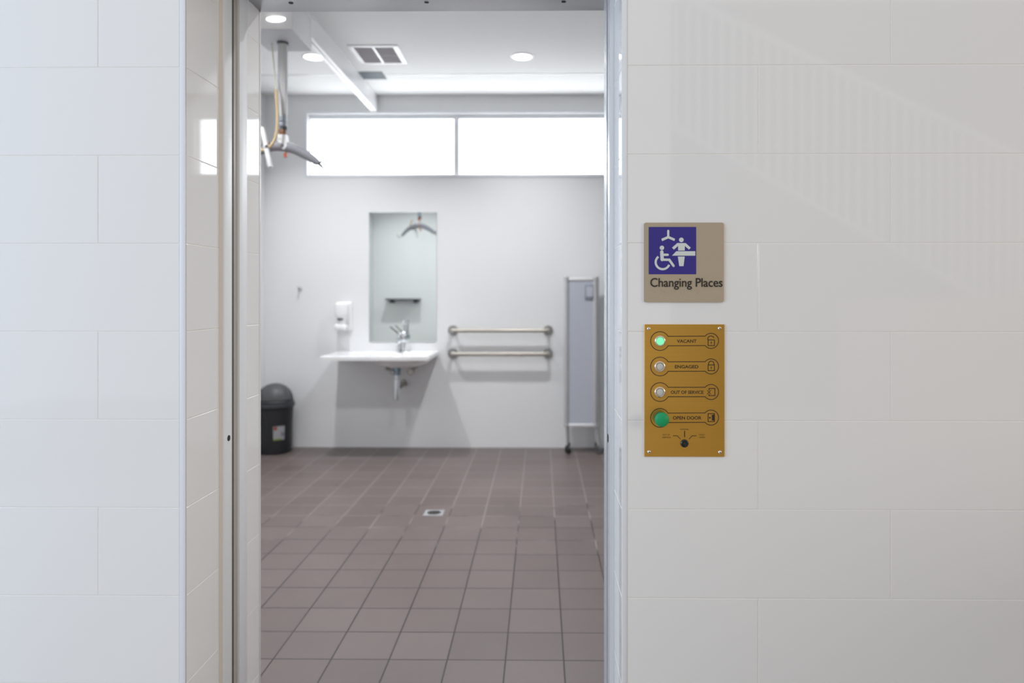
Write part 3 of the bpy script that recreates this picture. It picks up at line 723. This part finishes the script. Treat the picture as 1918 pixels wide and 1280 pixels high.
ring = [(341+88*math.cos(math.radians(a_)), 617+88*math.sin(math.radians(a_))) for a_ in range(22, 238, 6)]
line(o, ring, 27, False); obj('wheelchair_symbol', o, M['pict'], bl_)
o = nb(); disc(o, 576, 336, 29)
poly(o, [(524, 376), (630, 376), (694, 434), (672, 459), (619, 412), (619, 470), (535, 470), (535, 412), (482, 459), (458, 434)])
poly(o, [(532, 546), (618, 546), (603, 667), (550, 667)]); obj('carer_symbol', o, M['pict'], bl_)
o = nb(); poly(o, [(512, 479), (751, 479), (751, 535), (458, 535)]); obj('bench_symbol', o, M['pict'], bl_)
(tx0, tz0), (tx1, tz1) = s5(187, 926), s5(1094, 817)
o = nb(); text_bm(o, 'Changing Places', tx0, tx1, tz0, tz1, -.0041, .0010, bold=.004); obj('lettering', o, M['ink'], sg, recalc=False)
# braille dots
o = nb()
br = {'c': '14', 'h': '125', 'a': '1', 'n': '1345', 'g': '1245', 'i': '24', 'p': '1234', 'l': '123', 'e': '15', 's': '234', ' ': ''}
bx0 = 192
for i, ch in enumerate('changing places'):
    for dn_ in br[ch]:
        n_ = int(dn_)-1; col, row = n_//3, n_ % 3
        x, z = s5(bx0+i*42+col*17, 972+row*20); sphere(o, (x, -.0034, z), .00095, 1, .8, 1, 8, 6)
obj('braille_dots', o, M['sign'], sg, 60)

# ------------------------------------------------------------------ brass door control panel
kx, ky = 180/853, 270/1280
def s6(cx_, cy_): q_ = at(1190+cx_*kx, 600+cy_*ky, 1.611); return (q_.x, q_.z)
K6 = kx/F*1.611
(ax, az), (bx2, bz) = s6(79, 37), s6(789, 1212)
cp = thing('door_control_panel', ((ax+bx2)/2, 0, bz), 'brass door control panel with indicator lamps and a green push button below the sign', 'control panel')
o = nb(); prismY(o, rrect(ax, bz, bx2, az, .0012, 3), -.003, -.0002)
bmesh.ops.bevel(o, geom=[e for e in o.edges if all(v.co.y < -.0029 for v in e.verts)], offset=.0004, segments=1, affect='EDGES'); pt = obj('face_plate', o, M['brass'], cp, 40)
MR = Matrix.Rotation(PI/2, 4, 'X')
for cx_, cy_ in ((117, 76), (745, 72), (120, 1168), (748, 1171)):
    x, z = s6(cx_, cy_)
    o = nb(); lathe(o, [(0, .0024), (.0011, .0024), (.0013, .0016), (.0019, .0022), (.0032, .0014), (.0040, 0), (0, 0)], Matrix.Translation((x, -.003, z)) @ MR, 24)
    sc_ = obj('screw', o, M['chrome'], cp, 30)
    o = nb(); cyl(o, (x, -.0056, z), (x, -.0045, z), .0011, seg=6); obj('screw_socket', o, M['black'], sc_)
YE0, YE1 = -.00325, -.0029
def outline(cy_, cyr):
    a0 = math.asin(42/83.); pts = []
    for i in range(40):
        a_ = a0+(2*PI-2*a0)*i/39; pts.append((217+83*math.cos(a_), cy_+83*math.sin(a_)))
    # after left circle we are at upper corner; go to right circle
    a1_ = math.asin(42/67.)
    for i in range(32):
        a_ = PI+a1_+(2*PI-2*a1_)*i/31; pts.append((669+67*math.cos(a_), cyr+67*math.sin(a_)))
    return [s6(*p_) for p_ in pts]
rowsC = [(185, 183, 'VACANT', 366, 541, 200, 171), (411, 410, 'ENGAGED', 349, 557, 427, 398), (637, 637, 'OUT OF SERVICE', 313, 602, 653, 625), (866, 864, 'OPEN DOOR', 331, 584, 881, 852)]
for cy_, cyr, s_, x0_, x1_, yb_, yt_ in rowsC:
    o = nb(); ribbon(o, outline(cy_, cyr), 6.6*K6, YE0, YE1, True); obj('engraved_outline', o, M['engrave'], pt)
    (p0, p1_), (p2_, p3) = s6(x0_, yb_), s6(x1_, yt_)
    o = nb(); text_bm(o, s_, p0, p2_, p1_, p3, -.0031, .0003, bold=.022); obj('lettering', o, M['engrave'], pt, recalc=False)
def ln(o, pts, wd=6.8, closed=False): ribbon(o, [s6(*p_) for p_ in pts], wd*K6, YE0, YE1, closed)
def pad(o, y, openp):
    ln(o, [(643, y+0), (699, y+0), (699, y+50), (643, y+50)], closed=True)
    if openp: ar = [(668+27*math.cos(math.radians(a_)), y-12+24*math.sin(math.radians(a_))) for a_ in range(180, 346, 11)]; ln(o, [(641, y)]+ar)
    else: ln(o, [(647, y)]+[(671+24*math.cos(math.radians(a_)), y-10+24*math.sin(math.radians(a_))) for a_ in range(180, 361, 12)]+[(695, y)])
    x, z = s6(671, y+20); prismY(o, [(x+5*K6*math.cos(2*PI*i/14), z+5*K6*math.sin(2*PI*i/14)) for i in range(14)], YE0, YE1)
    ln(o, [(671, y+20), (671, y+36)], 5)
o = nb(); pad(o, 175, True); obj('open_padlock_symbol', o, M['engrave'], pt)
o = nb(); pad(o, 397, False); obj('closed_padlock_symbol', o, M['engrave'], pt)
o = nb(); ln(o, [(651, 624), (651, 605), (703, 605), (703, 669), (651, 669), (651, 654)]); ln(o, [(635, 620), (668, 656)], 5); ln(o, [(668, 620), (635, 656)], 5); obj('out_of_service_symbol', o, M['engrave'], pt)
o = nb(); ln(o, [(643, 829), (699, 829), (699, 899), (643, 899)], closed=True); prismY(o, [s6(676, 840), s6(676, 888), s6(697, 892), s6(697, 836)], YE0, YE1)
x, z = s6(659, 865); prismY(o, [(x+8*K6*math.cos(2*PI*i/14), z+8*K6*math.sin(2*PI*i/14)) for i in range(14)], YE0, YE1); obj('open_door_symbol', o, M['engrave'], pt)
for (cx_, cy_), lens in (((217, 185), 'lens_green'), ((215, 411), 'lens_grey'), ((215, 637), 'lens_grey')):
    x, z = s6(cx_, cy_); x -= .0004; z += .0003
    il = thing('indicator_lamp', (x-cp.location.x, -.003-cp.location.y, z-cp.location.z)); il.parent = cp
    o = nb(); lathe(o, [(.0086, .0035), (.0090, .006), (.0100, .0063), (.0118, .0052), (.0122, .004), (.0123, 0)], Matrix.Translation((x, -.003, z)) @ MR, 40); obj('bezel', o, M['bezel'], il, 40)
    o = nb(); lathe(o, [(0, .0056), (.004, .0054), (.0075, .0046), (.0088, .0038), (.0088, 0), (0, 0)], Matrix.Translation((x, -.003, z)) @ MR, 32); L_ = obj('lens', o, M[lens], il, 60)
x, z = s6(217, 864)
o = nb(); lathe(o, [(0, .024), (.0085, .024), (.0125, .012), (.0135, .006), (.0135, 0), (0, 0)], Matrix.Translation((x, -.003, z)) @ MR, 36); pb_ = obj('push_button', o, M['green_dark'], cp, 40)
o = nb(); lathe(o, [(0, .0330), (.006, .0326), (.011, .0314), (.0145, .0292), (.0160, .0268), (.0160, .0245), (.0145, .0225), (0, .0225)], Matrix.Translation((x, -.003, z)) @ MR, 48); obj('button_cap', o, M['green'], pb_, 60)
x, z = s6(433, 1092)
o = nb(); lathe(o, [(0, .0028), (.0042, .0028), (.0046, .0036), (.0066, .0040), (.0088, .0024), (.0092, 0), (0, 0)], Matrix.Translation((x, -.003, z)) @ MR, 36); ks = obj('key_switch', o, mat('black_gloss', (.010, .010, .011), .25), cp, 40)
o = nb(); cyl(o, (x, -.0066, z), (x, -.0055, z), .0035, seg=24); box(o, (x-.0006, -.0070, z-.0024), (x+.0006, -.0062, z+.0024)); obj('keyway', o, mat('keyway_grey', (.03, .03, .03), .3), ks, 40)
o = nb(); ln(o, [(435, 981), (435, 1038)], 8); obj('engraved_pointer', o, M['engrave'], pt)
o = nb(); ln(o, [(331, 1025), (370, 1025), (399, 1055)], 5.5); obj('engraved_pointer', o, M['engrave'], pt)
o = nb(); ln(o, [(541, 1025), (502, 1025), (474, 1055)], 5.5); obj('engraved_pointer', o, M['engrave'], pt)
for s_, x0_, x1_, yb_, yt_ in (('NORMAL', 397, 473, 973, 962), ('OUT OF', 240, 304, 1021, 1010), ('SERVICE', 238, 310, 1045, 1033), ('HOLD', 563, 612, 1021, 1010), ('OPEN', 566, 614, 1045, 1033)):
    (p0, p1_), (p2_, p3) = s6(x0_, yb_), s6(x1_, yt_)
    o = nb(); text_bm(o, s_, p0, p2_, p1_, p3, -.0031, .0003, bold=.0); obj('lettering', o, M['engrave'], pt, recalc=False)

# ------------------------------------------------------------------ stair in the hall behind the camera (reflected in the glazed tiles)
DS = 6.6; ys = -(DS-1.611)
def sp(px, py): q_ = at(px, py, DS); return Vector((q_.x, ys, q_.z))
t = thing('stair', (3, ys, 0), 'white stair balustrade reflected faintly in the glazed tiles right of the door', 'stair')
h0, h1 = sp(1400, 50), sp(2000, 335); s0, s1 = sp(1330, 275), sp(1980, 640)
o = nb(); tube(o, [h0+(h0-h1)*.25, h0, h1], .03, 12); obj('handrail', o, M['baluster'], t, 60)
o = nb(); tube(o, [s0+(s0-s1)*.3, s0, s1], lambda u: (.02, .02), 8); 
obj('bottom_rail', o, M['baluster'], t, 60)
for k in range(34):
    px = 1245+k*21.5; u = (px-1330)/650; lo = s0+(s1-s0)*u; uh = (px-1400)/600; hi = h0+(h1-h0)*uh
    o = nb(); box(o, (lo.x-.014, ys-.010, lo.z), (lo.x+.014, ys+.010, hi.z)); obj('baluster', o, M['baluster'], t)
